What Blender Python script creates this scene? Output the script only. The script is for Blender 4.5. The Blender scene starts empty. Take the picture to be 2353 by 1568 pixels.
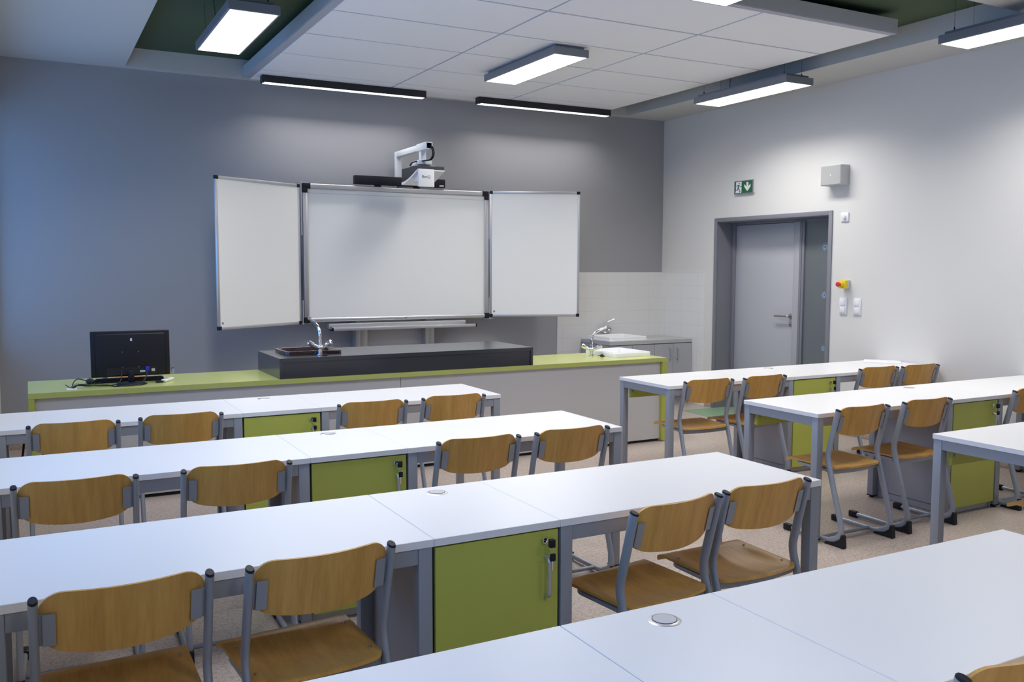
import bpy, bmesh, math
from mathutils import Vector, Matrix

S = bpy.context.scene
COL = S.collection
PI = math.pi
R = math.radians

# ------------------------------------------------------------------ room numbers (metres)
WL, WR = -0.24, 6.853          # left (window) wall, right (door) wall
YB, YR = 8.862, -3.3           # wall behind the board, wall behind the camera
H = 3.359                      # underside of the plaster ceiling
HS = 3.525                     # green slab in the recess
TZ = 0.76                      # table height
DZ = 0.774                     # teacher's desk height

# ------------------------------------------------------------------ materials
def new_mat(name):
    m = bpy.data.materials.new(name)
    m.use_nodes = True
    nt = m.node_tree
    return m, nt, nt.nodes['Principled BSDF']

def mat(name, col, rough=0.5, metal=0.0, coat=0.0, bump=0.0, bscale=300.0, spec=0.5, var=0.0, vscale=6.0):
    m, nt, p = new_mat(name)
    p.inputs['Base Color'].default_value = (*col, 1)
    p.inputs['Roughness'].default_value = rough
    p.inputs['Metallic'].default_value = metal
    p.inputs['Specular IOR Level'].default_value = spec
    if coat:
        p.inputs['Coat Weight'].default_value = coat
        p.inputs['Coat Roughness'].default_value = 0.15
    tc = nt.nodes.new('ShaderNodeTexCoord')
    if bump:
        n = nt.nodes.new('ShaderNodeTexNoise'); n.inputs['Scale'].default_value = bscale
        n.inputs['Detail'].default_value = 3
        b = nt.nodes.new('ShaderNodeBump'); b.inputs['Strength'].default_value = bump
        b.inputs['Distance'].default_value = 0.002
        nt.links.new(tc.outputs['Object'], n.inputs['Vector'])
        nt.links.new(n.outputs['Fac'], b.inputs['Height'])
        nt.links.new(b.outputs['Normal'], p.inputs['Normal'])
    if var:
        n = nt.nodes.new('ShaderNodeTexNoise'); n.inputs['Scale'].default_value = vscale
        r = nt.nodes.new('ShaderNodeMapRange')
        r.inputs['To Min'].default_value = 1 - var; r.inputs['To Max'].default_value = 1 + var
        x = nt.nodes.new('ShaderNodeMix'); x.data_type = 'RGBA'; x.blend_type = 'MULTIPLY'
        x.inputs[0].default_value = 1
        x.inputs[6].default_value = (*col, 1)
        nt.links.new(tc.outputs['Object'], n.inputs['Vector'])
        nt.links.new(n.outputs['Fac'], r.inputs['Value'])
        nt.links.new(r.outputs['Result'], x.inputs[7])
        nt.links.new(x.outputs[2], p.inputs['Base Color'])
    return m

def emit(name, col, strength):
    m, nt, p = new_mat(name)
    p.inputs['Base Color'].default_value = (0.9, 0.9, 0.9, 1)
    p.inputs['Emission Color'].default_value = (*col, 1)
    p.inputs['Emission Strength'].default_value = strength
    return m

def wood_mat():
    m, nt, p = new_mat('beech_plywood')
    tc = nt.nodes.new('ShaderNodeTexCoord'); oi = nt.nodes.new('ShaderNodeObjectInfo')
    add = nt.nodes.new('ShaderNodeVectorMath'); add.operation = 'ADD'
    sc = nt.nodes.new('ShaderNodeVectorMath'); sc.operation = 'SCALE'; sc.inputs['Scale'].default_value = 7.0
    comb = nt.nodes.new('ShaderNodeCombineXYZ')
    for k in range(3): nt.links.new(oi.outputs['Random'], comb.inputs[k])
    nt.links.new(comb.outputs[0], sc.inputs[0])
    nt.links.new(tc.outputs['Object'], add.inputs[0]); nt.links.new(sc.outputs[0], add.inputs[1])
    mp = nt.nodes.new('ShaderNodeMapping'); mp.inputs['Scale'].default_value = (1.0, 0.16, 0.10)
    nt.links.new(add.outputs[0], mp.inputs['Vector'])
    n1 = nt.nodes.new('ShaderNodeTexNoise'); n1.inputs['Scale'].default_value = 24; n1.inputs['Detail'].default_value = 5
    n1.inputs['Distortion'].default_value = 0.6
    n2 = nt.nodes.new('ShaderNodeTexNoise'); n2.inputs['Scale'].default_value = 130; n2.inputs['Detail'].default_value = 3
    nt.links.new(mp.outputs[0], n1.inputs['Vector']); nt.links.new(mp.outputs[0], n2.inputs['Vector'])
    mx = nt.nodes.new('ShaderNodeMath'); mx.operation = 'MULTIPLY_ADD'; mx.inputs[1].default_value = 0.3
    nt.links.new(n2.outputs['Fac'], mx.inputs[0])
    m2 = nt.nodes.new('ShaderNodeMath'); m2.operation = 'MULTIPLY'; m2.inputs[1].default_value = 0.7
    nt.links.new(n1.outputs['Fac'], m2.inputs[0]); nt.links.new(m2.outputs[0], mx.inputs[2])
    cr = nt.nodes.new('ShaderNodeValToRGB')
    cr.color_ramp.elements[0].position = 0.30; cr.color_ramp.elements[0].color = (0.50, 0.255, 0.054, 1)
    cr.color_ramp.elements[1].position = 0.70; cr.color_ramp.elements[1].color = (0.72, 0.41, 0.110, 1)
    nt.links.new(mx.outputs[0], cr.inputs['Fac'])
    nt.links.new(cr.outputs['Color'], p.inputs['Base Color'])
    p.inputs['Roughness'].default_value = 0.38
    p.inputs['Coat Weight'].default_value = 0.1; p.inputs['Coat Roughness'].default_value = 0.3
    return m

def floor_mat():
    m, nt, p = new_mat('speckled_linoleum')
    tc = nt.nodes.new('ShaderNodeTexCoord')
    v = nt.nodes.new('ShaderNodeTexVoronoi'); v.inputs['Scale'].default_value = 150
    n = nt.nodes.new('ShaderNodeTexNoise'); n.inputs['Scale'].default_value = 60; n.inputs['Detail'].default_value = 4
    nt.links.new(tc.outputs['Object'], v.inputs['Vector']); nt.links.new(tc.outputs['Object'], n.inputs['Vector'])
    cr = nt.nodes.new('ShaderNodeValToRGB')
    e = cr.color_ramp.elements
    e[0].position = 0.30; e[0].color = (0.36, 0.30, 0.262, 1)
    e[1].position = 0.62; e[1].color = (0.50, 0.43, 0.385, 1)
    nt.links.new(n.outputs['Fac'], cr.inputs['Fac'])
    cr2 = nt.nodes.new('ShaderNodeValToRGB')
    e = cr2.color_ramp.elements
    e[0].position = 0.80; e[0].color = (1, 1, 1, 1); e[1].position = 0.93; e[1].color = (0.68, 0.55, 0.48, 1)
    sep = nt.nodes.new('ShaderNodeSeparateColor'); nt.links.new(v.outputs['Color'], sep.inputs[0])
    nt.links.new(sep.outputs[0], cr2.inputs['Fac'])
    x = nt.nodes.new('ShaderNodeMix'); x.data_type = 'RGBA'; x.blend_type = 'MULTIPLY'; x.inputs[0].default_value = 0.8
    nt.links.new(cr.outputs['Color'], x.inputs[6]); nt.links.new(cr2.outputs['Color'], x.inputs[7])
    nt.links.new(x.outputs[2], p.inputs['Base Color'])
    p.inputs['Roughness'].default_value = 0.36
    return m

def tile_mat(name, axis):
    # wall tiles 0.305 x 0.153 with faint joints; axis = 0 for a wall along x, 1 for a wall along y
    m, nt, p = new_mat(name)
    tc = nt.nodes.new('ShaderNodeTexCoord'); sp = nt.nodes.new('ShaderNodeSeparateXYZ'); cb = nt.nodes.new('ShaderNodeCombineXYZ')
    nt.links.new(tc.outputs['Object'], sp.inputs[0])
    nt.links.new(sp.outputs[axis], cb.inputs[0]); nt.links.new(sp.outputs[2], cb.inputs[1])
    mp = nt.nodes.new('ShaderNodeMapping'); mp.inputs['Location'].default_value = (0.06, -0.008, 0)
    nt.links.new(cb.outputs[0], mp.inputs['Vector'])
    b = nt.nodes.new('ShaderNodeTexBrick')
    b.offset = 0; b.inputs['Scale'].default_value = 1
    b.inputs['Color1'].default_value = (0.74, 0.735, 0.72, 1); b.inputs['Color2'].default_value = (0.75, 0.745, 0.73, 1)
    b.inputs['Mortar'].default_value = (0.62, 0.615, 0.605, 1)
    b.inputs['Mortar Size'].default_value = 0.0016; b.inputs['Mortar Smooth'].default_value = 0.3
    b.inputs['Brick Width'].default_value = 0.305; b.inputs['Row Height'].default_value = 0.153
    nt.links.new(mp.outputs[0], b.inputs['Vector'])
    nt.links.new(b.outputs['Color'], p.inputs['Base Color'])
    p.inputs['Roughness'].default_value = 0.22
    return m

M = {}
M['wall_white'] = mat('white_wall_paint', (0.68, 0.67, 0.65), 0.75, bump=0.12, bscale=160)
M['wall_grey'] = mat('grey_wall_paint', (0.335, 0.335, 0.35), 0.7, bump=0.12, bscale=160)
M['plaster'] = mat('ceiling_plaster', (0.56, 0.555, 0.54), 0.85)
M['slab_green'] = mat('green_slab_paint', (0.060, 0.090, 0.046), 0.8, var=0.05)
M['tile_panel'] = mat('acoustic_tile', (0.88, 0.88, 0.90), 0.9, bump=0.2, bscale=500)
M['tbar'] = mat('ceiling_grid_bar', (0.40, 0.41, 0.47), 0.5)
M['raft_edge'] = mat('raft_edge_paint', (0.56, 0.58, 0.60), 0.6)
M['laminate'] = mat('white_laminate', (0.80, 0.805, 0.82), 0.32, bump=0.05, bscale=900)
M['board'] = mat('whiteboard_enamel', (0.88, 0.885, 0.87), 0.22, coat=0.3)
M['alu'] = mat('brushed_aluminium', (0.60, 0.60, 0.62), 0.38, metal=0.75)
M['steel_paint'] = mat('silver_grey_powder_coat', (0.285, 0.305, 0.345), 0.42, metal=0.12)
M['chair_paint'] = mat('silver_chair_lacquer', (0.33, 0.355, 0.40), 0.36, metal=0.3)
M['carcass'] = mat('grey_laminate', (0.36, 0.36, 0.40), 0.45)
M['green'] = mat('lime_green_laminate', (0.44, 0.47, 0.085), 0.42, var=0.03)
M['green_top'] = mat('lime_green_worktop', (0.48, 0.52, 0.15), 0.24, coat=0.3)
M['desk_white'] = mat('desk_panel_laminate', (0.56, 0.55, 0.55), 0.5)
M['black_bench'] = mat('anthracite_bench_laminate', (0.034, 0.037, 0.048), 0.26, coat=0.3)
M['black'] = mat('black_plastic', (0.010, 0.011, 0.017), 0.5, spec=0.3)
M['dark_gap'] = mat('dark_joint', (0.012, 0.012, 0.014), 0.8)
M['lamp_body'] = mat('lamp_housing_grey', (0.20, 0.215, 0.245), 0.45, metal=0.2)
M['bar_body'] = mat('black_lamp_housing', (0.014, 0.014, 0.018), 0.5)
M['lamp'] = emit('lamp_diffuser', (1.0, 0.985, 0.965), 2.2)
M['bar_lamp'] = emit('linear_lamp_diffuser', (1.0, 0.96, 0.94), 1.6)
M['chrome'] = mat('chrome', (0.80, 0.80, 0.82), 0.06, metal=1.0)
M['ceramic'] = mat('white_ceramic', (0.84, 0.84, 0.85), 0.08, coat=0.5)
M['brown_ceramic'] = mat('dark_brown_ceramic', (0.022, 0.008, 0.008), 0.12, coat=0.5)
M['counter'] = mat('grey_counter_laminate', (0.45, 0.45, 0.45), 0.4)
M['cab_grey'] = mat('grey_cabinet_laminate', (0.40, 0.40, 0.44), 0.45)
M['door_frame'] = mat('grey_door_frame_paint', (0.205, 0.208, 0.240), 0.45)
M['door_leaf'] = mat('grey_door_leaf', (0.44, 0.45, 0.49), 0.4)
M['steel'] = mat('satin_steel', (0.42, 0.40, 0.38), 0.3, metal=0.9)
M['plastic_white'] = mat('white_plastic', (0.78, 0.78, 0.82), 0.35)
M['plastic_grey'] = mat('pale_grey_metal', (0.55, 0.55, 0.56), 0.5)
M['grille'] = mat('speaker_grille', (0.37, 0.375, 0.37), 0.6, bump=0.3, bscale=900)
M['sign_green'] = mat('safety_green', (0.010, 0.115, 0.033), 0.4)
M['sign_white'] = mat('sign_white', (0.74, 0.76, 0.82), 0.4)
M['yellow'] = mat('signal_yellow', (0.78, 0.58, 0.02), 0.4)
M['red'] = mat('signal_red', (0.60, 0.03, 0.04), 0.3)
M['mat_green'] = mat('green_lino_inlay', (0.20, 0.33, 0.20), 0.5, var=0.08, vscale=80)
M['flake'] = mat('pale_blue_film', (0.33, 0.47, 0.62), 0.5)
M['paper'] = mat('white_paper', (0.82, 0.82, 0.86), 0.6)
M['orange'] = mat('orange_card', (0.75, 0.33, 0.10), 0.5)
M['blue'] = mat('blue_connector', (0.02, 0.03, 0.45), 0.4)
M['blue_tint'] = mat('logo_ink', (0.20, 0.22, 0.32), 0.5)
M['projector_white'] = mat('projector_white', (0.74, 0.745, 0.77), 0.35)
M['projector_dark'] = mat('projector_dark', (0.035, 0.036, 0.045), 0.4)
M['arm_white'] = mat('white_powder_coat', (0.70, 0.72, 0.74), 0.4)
M['wood'] = wood_mat()
M['lino'] = floor_mat()
M['tile_x'] = tile_mat('splashback_tiles_back', 0)
M['tile_y'] = tile_mat('splashback_tiles_side', 1)
M['corridor'] = mat('corridor_paint', (0.5, 0.5, 0.5), 0.8)
M['window_frame'] = mat('window_frame_paint', (0.6, 0.6, 0.62), 0.4)

def glass_mat(name, rough, col):
    m, nt, p = new_mat(name)
    p.inputs['Base Color'].default_value = (*col, 1)
    p.inputs['Roughness'].default_value = rough
    p.inputs['Transmission Weight'].default_value = 1.0
    p.inputs['IOR'].default_value = 1.45
    return m
m, nt, p = new_mat('clear_glass')
tr = nt.nodes.new('ShaderNodeBsdfTransparent'); tr.inputs['Color'].default_value = (.93, .95, .95, 1)
gl = nt.nodes.new('ShaderNodeBsdfGlossy'); gl.inputs['Roughness'].default_value = 0.02
mx = nt.nodes.new('ShaderNodeMixShader'); mx.inputs[0].default_value = 0.07
nt.links.new(tr.outputs[0], mx.inputs[1]); nt.links.new(gl.outputs[0], mx.inputs[2])
nt.links.new(mx.outputs[0], nt.nodes['Material Output'].inputs['Surface'])
M['glass'] = m
m, nt, p = new_mat('satin_glass')
p.inputs['Base Color'].default_value = (0.20, 0.225, 0.24, 1)
p.inputs['Roughness'].default_value = 0.25
p.inputs['Transmission Weight'].default_value = 0.25
M['satin'] = m

# ------------------------------------------------------------------ mesh helpers
def add_box(bm, x0, x1, y0, y1, z0, z1, mi=0, bev=0.0, seg=2):
    t = bmesh.new()
    bmesh.ops.create_cube(t, size=1)
    for v in t.verts:
        v.co = Vector((x0 + (v.co.x + .5) * (x1 - x0), y0 + (v.co.y + .5) * (y1 - y0), z0 + (v.co.z + .5) * (z1 - z0)))
    if bev:
        bmesh.ops.bevel(t, geom=list(t.edges), offset=bev, segments=seg, profile=0.5, affect='EDGES')
    merge(bm, t, mi)

def merge(bm, t, mi=0, mtx=None):
    vm = {}
    for v in t.verts:
        vm[v] = bm.verts.new(mtx @ v.co if mtx else v.co)
    for f in t.faces:
        try:
            nf = bm.faces.new([vm[v] for v in f.verts]); nf.material_index = mi if mi is not None else f.material_index
            nf.smooth = True
        except ValueError:
            pass
    t.free()

def add_cyl(bm, c, r, h, axis='z', seg=24, mi=0, r2=None, bev=0.0):
    t = bmesh.new()
    bmesh.ops.create_cone(t, cap_ends=True, segments=seg, radius1=r, radius2=r if r2 is None else r2, depth=h)
    if bev:
        es = [e for e in t.edges if len(e.link_faces) == 2 and any(len(f.verts) > 4 for f in e.link_faces)]
        bmesh.ops.bevel(t, geom=es, offset=bev, segments=2, profile=0.5, affect='EDGES')
    rot = {'z': Matrix(), 'x': Matrix.Rotation(PI / 2, 4, 'Y'), 'y': Matrix.Rotation(PI / 2, 4, 'X')}[axis]
    merge(bm, t, mi, Matrix.Translation(c) @ rot)

def add_sphere(bm, c, r, mi=0, sx=1, sy=1, sz=1, seg=20):
    t = bmesh.new()
    bmesh.ops.create_uvsphere(t, u_segments=seg, v_segments=seg // 2, radius=r)
    merge(bm, t, mi, Matrix.Translation(c) @ Matrix.Diagonal((sx, sy, sz, 1)))

def smooth_path(pts, rad=0.03, n=6):
    """round the corners of a polyline"""
    pts = [Vector(p) for p in pts]
    if len(pts) < 3: return pts
    out = [pts[0]]
    for i in range(1, len(pts) - 1):
        a, b, c = pts[i - 1], pts[i], pts[i + 1]
        d = min(rad, (a - b).length * .48, (c - b).length * .48)
        p0 = b + (a - b).normalized() * d; p1 = b + (c - b).normalized() * d
        for k in range(n + 1):
            t = k / n
            out.append(p0 * (1 - t) ** 2 + b * 2 * t * (1 - t) + p1 * t ** 2)
    out.append(pts[-1])
    return out

def spline(pts, n=8):
    """Catmull-Rom through points"""
    P = [Vector(p) for p in pts]
    P = [P[0] * 2 - P[1]] + P + [P[-1] * 2 - P[-2]]
    out = []
    for i in range(1, len(P) - 2):
        for k in range(n):
            t = k / n
            p0, p1, p2, p3 = P[i - 1], P[i], P[i + 1], P[i + 2]
            out.append(0.5 * ((2 * p1) + (p2 - p0) * t + (2 * p0 - 5 * p1 + 4 * p2 - p3) * t * t + (3 * p1 - p0 - 3 * p2 + p3) * t ** 3))
    out.append(P[-2])
    return out

def sweep(bm, path, a, b=None, seg=14, up=None, mi=0, caps=True, sq=False, scale=None):
    """oval tube along path; a = half size along `side`, b = half size along the other axis"""
    b = a if b is None else b
    P = [Vector(p) for p in path]
    rings = []
    side = None
    for i, p in enumerate(P):
        d = (P[min(i + 1, len(P) - 1)] - P[max(i - 1, 0)]).normalized()
        if side is None:
            u = Vector(up) if up else (Vector((0, 0, 1)) if abs(d.z) < .9 else Vector((1, 0, 0)))
            side = (u - d * u.dot(d)).normalized()
        else:
            side = (side - d * side.dot(d)).normalized()
        o = d.cross(side)
        s = scale[i] if scale else 1
        ring = []
        for k in range(seg):
            th = 2 * PI * (k + .5) / seg
            ca, sa = math.cos(th), math.sin(th)
            if sq:
                q = 1 / max(abs(ca), abs(sa)); ca *= q; sa *= q
            ring.append(bm.verts.new(p + side * (a * s * ca) + o * (b * s * sa)))
        rings.append(ring)
    for r0, r1 in zip(rings, rings[1:]):
        for k in range(seg):
            f = bm.faces.new((r0[k], r0[(k + 1) % seg], r1[(k + 1) % seg], r1[k])); f.smooth = True; f.material_index = mi
    if caps:
        f = bm.faces.new(rings[0][::-1]); f.material_index = mi
        f = bm.faces.new(rings[-1]); f.material_index = mi

def prism(bm, pts, d, mi=0):
    """extrude a polygon (list of Vectors) by vector d"""
    d = Vector(d)
    a = [bm.verts.new(p) for p in pts]; b = [bm.verts.new(Vector(p) + d) for p in pts]
    n = len(a)
    fs = [bm.faces.new(a), bm.faces.new(b[::-1])]
    for k in range(n):
        fs.append(bm.faces.new((a[k], b[k], b[(k + 1) % n], a[(k + 1) % n])))
    for f in fs: f.material_index = mi
    return fs

def obj(name, bm, m, parent=None, loc=None, rot=None, angle=35, **props):
    bmesh.ops.recalc_face_normals(bm, faces=bm.faces)
    me = bpy.data.meshes.new(name)
    bm.to_mesh(me); bm.free()
    for x in (m if isinstance(m, (list, tuple)) else [m]):
        me.materials.append(M[x])
    for p in me.polygons: p.use_smooth = True
    me.set_sharp_from_angle(angle=R(angle))
    o = bpy.data.objects.new(name, me); COL.objects.link(o)
    if parent: o.parent = parent
    if loc: o.location = loc
    if rot: o.rotation_euler = rot
    for k, v in props.items(): o[k] = v
    return o

def B(): return bmesh.new()

def box(name, x0, x1, y0, y1, z0, z1, m, parent=None, bev=0.0, **kw):
    bm = B(); add_box(bm, x0, x1, y0, y1, z0, z1, 0, bev)
    return obj(name, bm, m, parent, **kw)

def thing(name, label, cat, loc=(0, 0, 0), rz=0, group=None):
    o = bpy.data.objects.new(name, None); COL.objects.link(o)
    o.empty_display_size = 0.1
    o.location = loc; o.rotation_euler = (0, 0, rz)
    o['label'] = label; o['category'] = cat
    if group: o['group'] = group
    return o

def tag(o, label, cat, group=None):
    o['label'] = label; o['category'] = cat
    if group: o['group'] = group
    return o

def copy_tree(o, parent=None):
    c = o.copy(); COL.objects.link(c)
    if parent: c.parent = parent
    for ch in list(o.children): copy_tree(ch, c)
    return c

def place(proto, used, loc, rz, label, group):
    o = proto if not used else copy_tree(proto)
    o.location = loc; o.rotation_euler = (0, 0, rz); o.scale = (1, 1, 1); o['label'] = label; o['group'] = group
    return o

def struct(name, bm, m, **kw):
    return obj(name, bm, m, kind='structure', **kw)

# ------------------------------------------------------------------ room shell
bm = B(); add_box(bm, WL - .3, 9.2, YR - .3, YB + .3, -0.15, 0)
struct('floor', bm, 'lino')

bm = B(); add_box(bm, WL - .3, WR + .3, YB, YB + .25, 0, HS + .1)
struct('wall_back', bm, 'wall_grey')
bm = B(); add_box(bm, WL - .3, WR + .3, YR - .25, YR, 0, HS + .1)
struct('wall_rear', bm, 'wall_white')
# right wall with the door opening
DY0, DY1, DH = 6.262, 7.862, 2.104
bm = B()
add_box(bm, WR, WR + .25, YR, DY0 - .002, 0, HS + .1); add_box(bm, WR, WR + .25, DY1 + .002, YB, 0, HS + .1)
add_box(bm, WR, WR + .25, DY0 - .002, DY1 + .002, DH + .002, HS + .1)
struct('wall_right', bm, 'wall_white')
# left wall with three windows
WIN = [(5.85, 8.78), (2.35, 5.30), (-1.10, 1.80)]
WZ0, WZ1 = 0.92, 2.90
bm = B()
add_box(bm, WL - .28, WL, YR, YB, 0, WZ0); add_box(bm, WL - .28, WL, YR, YB, WZ1, HS + .1)
ys = [YR] + [v for w in sorted(WIN) for v in w] + [YB]
for a, b in zip(ys[0::2], ys[1::2]): add_box(bm, WL - .28, WL, a, b, WZ0, WZ1)
struct('wall_left', bm, 'wall_white')
for i, (a, b) in enumerate(WIN):
    bm = B(); x0, x1 = WL - .20, WL - .14
    n = 3
    for k in range(n + 1):
        y = a + (b - a) * k / n
        w = .035
        add_box(bm, x0, x1, max(a, y - w), min(b, y + w), WZ0, WZ1, 0, .004)
    for z in (WZ0, 2.28, WZ1 - .06):
        add_box(bm, x0 + .002, x1 - .002, a, b, z, z + .06, 0, .004)
    w = struct('window_%d' % (i + 1), bm, 'window_frame')
    bm = B(); add_box(bm, WL - .172, WL - .168, a + .03, b - .03, WZ0 + .05, WZ1 - .05)
    obj('window_pane', bm, 'glass', w)
    bm = B(); add_box(bm, WL - .14, WL - .001, a + .002, b - .002, WZ0 - .03, WZ0 + .002, 0, .004)
    obj('window_sill', bm, 'wall_white', w)

# plaster ceiling with the big recess
SX0, SX1, SY0, SY1 = 0.83, 6.232, 3.945, 8.765
bm = B()
add_box(bm, WL - .1, SX0, YR, YB, H, HS + .02); add_box(bm, SX1, WR, YR, YB, H, HS + .02)
add_box(bm, SX0, SX1, SY1, YB, H, HS + .02); add_box(bm, SX0, SX1, YR, SY0, H, HS + .02)
struct('ceiling', bm, 'plaster', label='white plaster ceiling border with a large recess')
bm = B(); add_box(bm, SX0 - .2, SX1 + .2, SY0 - .2, YB - .005, HS, HS + .08)
struct('ceiling', bm, 'slab_green', label='dark green painted slab inside the ceiling recess')
# acoustic raft
RX0, RX1, RY0, RY1 = 1.85, 5.853, 4.748, 8.764
bm = B()
add_box(bm, RX0, RX1, RY0, RY1, H + .004, H + .107, 1)
add_box(bm, RX0 + .004, RX1 - .004, RY0 + .004, RY1, H, H + .02, 2)
xs = [1.905, 3.225, 4.545, 5.835]; ysr = [4.785, 5.48, 6.17, 6.865, 7.585, 8.30, 8.764]
for i in range(3):
    for j in range(6):
        add_box(bm, xs[i] + .011, xs[i + 1] - .011, ysr[j] + .013, ysr[j + 1] - (.013 if j < 5 else 0), H - .005, H + .01, 0, .0015, 1)
struct('ceiling', bm, ['tile_panel', 'raft_edge', 'tbar'], label='suspended raft of white acoustic tiles in a visible grid')

# splashback tiles in the sink corner
bm = B(); add_box(bm, 5.357, WR - .001, YB - .008, YB, 0, 1.538); struct('trim_1', bm, 'tile_x', label='white wall tiles behind the corner sink')
bm = B(); add_box(bm, WR - .008, WR, 8.066, YB - .008, 0, 1.541); struct('trim_2', bm, 'tile_y', label='white wall tiles beside the corner sink')
# skirting
bm = B(); add_box(bm, WR - .012, WR, YR, DY0 - .05, 0, .06, 0, .003); add_box(bm, WR - .012, WR, DY1 + .05, 8.06, 0, .06, 0, .003)
struct('baseboard_right', bm, 'lino')
bm = B(); add_box(bm, WL, 5.35, YB - .012, YB, 0, .06, 0, .003); struct('baseboard_back', bm, 'lino')
bm = B(); add_box(bm, WR - .030, WR - .010, 8.02, 8.25, .0, .05, 0, .004); struct('trim_3', bm, 'plastic_white', label='white skirting strip beside the corner cabinet')

# green floor inlay in front of the door
bm = B(); prism(bm, [Vector(p) for p in ((6.40, 7.87, 0), (7.12, 7.87, 0), (7.12, 6.25, 0), (6.24, 6.25, 0), (6.33, 7.0, 0))], (0, 0, .002))
struct('trim_4', bm, 'mat_green', label='green linoleum field inlaid in the floor before the door')

# corridor behind the door
bm = B()
add_box(bm, 8.9, 9.0, 5.2, YB, 0, 3.0); add_box(bm, WR + .26, 9.0, 5.1, 5.2, 0, 3.0)
add_box(bm, WR + .26, 9.0, YB, YB + .1, 0, 3.0); add_box(bm, WR + .26, 9.0, 5.1, YB + .1, 3.0, 3.1)
struct('wall_corridor', bm, 'corridor')

# door
d = bpy.data.objects.new('door_1', None); COL.objects.link(d); d['kind'] = 'structure'; d.location = (WR, (DY0 + DY1) / 2, 0)
d['label'] = 'grey door with lever handle and glazed side panel'
def dobj(name, bm, m, parent=None, **kw):
    o = obj(name, bm, m, parent or d, **kw)
    off = Vector(d.location)
    if parent is None:
        o.data.transform(Matrix.Translation(-off))
    else:
        o.data.transform(Matrix.Translation(-off))
    return o
bm = B(); f = .044
add_box(bm, WR - .014, WR + .005, DY1, DY1 + f, 0, DH + f, 0, .002); add_box(bm, WR - .014, WR + .005, DY0 - f, DY0, 0, DH + f, 0, .002)
add_box(bm, WR - .014, WR + .005, DY0, DY1, DH, DH + f, 0, .002)
add_box(bm, WR + .004, WR + .262, DY1 - .006, DY1, 0, DH); add_box(bm, WR + .004, WR + .262, DY0, DY0 + .006, 0, DH)
add_box(bm, WR + .004, WR + .262, DY0 + .006, DY1 - .006, DH - .006, DH)
add_box(bm, WR + .205, WR + .262, DY1 - .05, DY1 - .006, 0, DH - .006, 0, .003)
add_box(bm, WR + .225, WR + .262, DY0 + .006, DY1 - .05, DH - .03, DH - .006, 0, .003)
dobj('door_frame', bm, 'door_frame')
bm = B(); add_box(bm, WR + .215, WR + .262, 6.835, 6.925, 0, DH - .03, 0, .003); dobj('door_post', bm, 'cab_grey')
bm = B(); add_box(bm, WR + .200, WR + .262, 6.768, 6.833, 0, DH - .03, 0, .003); add_box(bm, WR + .195, WR + .202, 6.797, 6.802, 0, DH - .03)
dobj('door_mullion', bm, 'door_frame')
bm = B(); add_box(bm, WR + .235, WR + .275, 6.93, 7.815, .006, DH - .035, 0, .002); leaf = dobj('door_leaf', bm, 'door_leaf')
bm = B(); X = WR + .235
add_cyl(bm, (X - .005, 6.955, 1.085), .026, .010, 'x', 24, 0, None, .002)
sweep(bm, smooth_path([(X - .005, 6.955, 1.085), (X - .052, 6.955, 1.085), (X - .052, 7.145, 1.083)], .018), .0105, seg=12)
dobj('door_handle', bm, 'steel', leaf)
bm = B(); add_cyl(bm, (X - .004, 6.955, 1.003), .026, .008, 'x', 24, 0, None, .002); add_cyl(bm, (X - .012, 6.955, 1.003), .009, .012, 'x', 12)
dobj('lock_rosette', bm, 'steel', leaf)
bm = B(); add_box(bm, WR + .222, WR + .230, DY0 + .006, 6.768, .01, DH - .03); dobj('side_glass', bm, 'satin')

# snowflake stickers on the side glass
for (y, z, r, lab) in ((6.507, 1.806, .043, 'pale blue snowflake sticker highest on the door side glass'),
                       (6.499, 1.322, .040, 'pale blue snowflake sticker at middle height on the door side glass'),
                       (6.494, .782, .032, 'small pale blue snowflake sticker lowest on the door side glass')):
    bm = B(); X = WR + .2205
    add_cyl(bm, (X, y, z), r * .45, .0015, 'x', 16)
    for k in range(8):
        a = 2 * PI * k / 8
        c, s = math.cos(a), math.sin(a)
        def q(u, v): return Vector((X - .0008, y + c * u - s * v, z + s * u + c * v))
        prism(bm, [q(0, -.12 * r), q(r, -.09 * r), q(r, .09 * r), q(0, .12 * r)], (.0014, 0, 0))
        prism(bm, [q(.55 * r, -.28 * r), q(.78 * r, -.28 * r), q(.78 * r, .28 * r), q(.55 * r, .28 * r)], (.0014, 0, 0))
    tag(obj('snowflake_sticker', bm, 'flake'), lab, 'sticker', 'snowflake stickers on the side glass')

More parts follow.
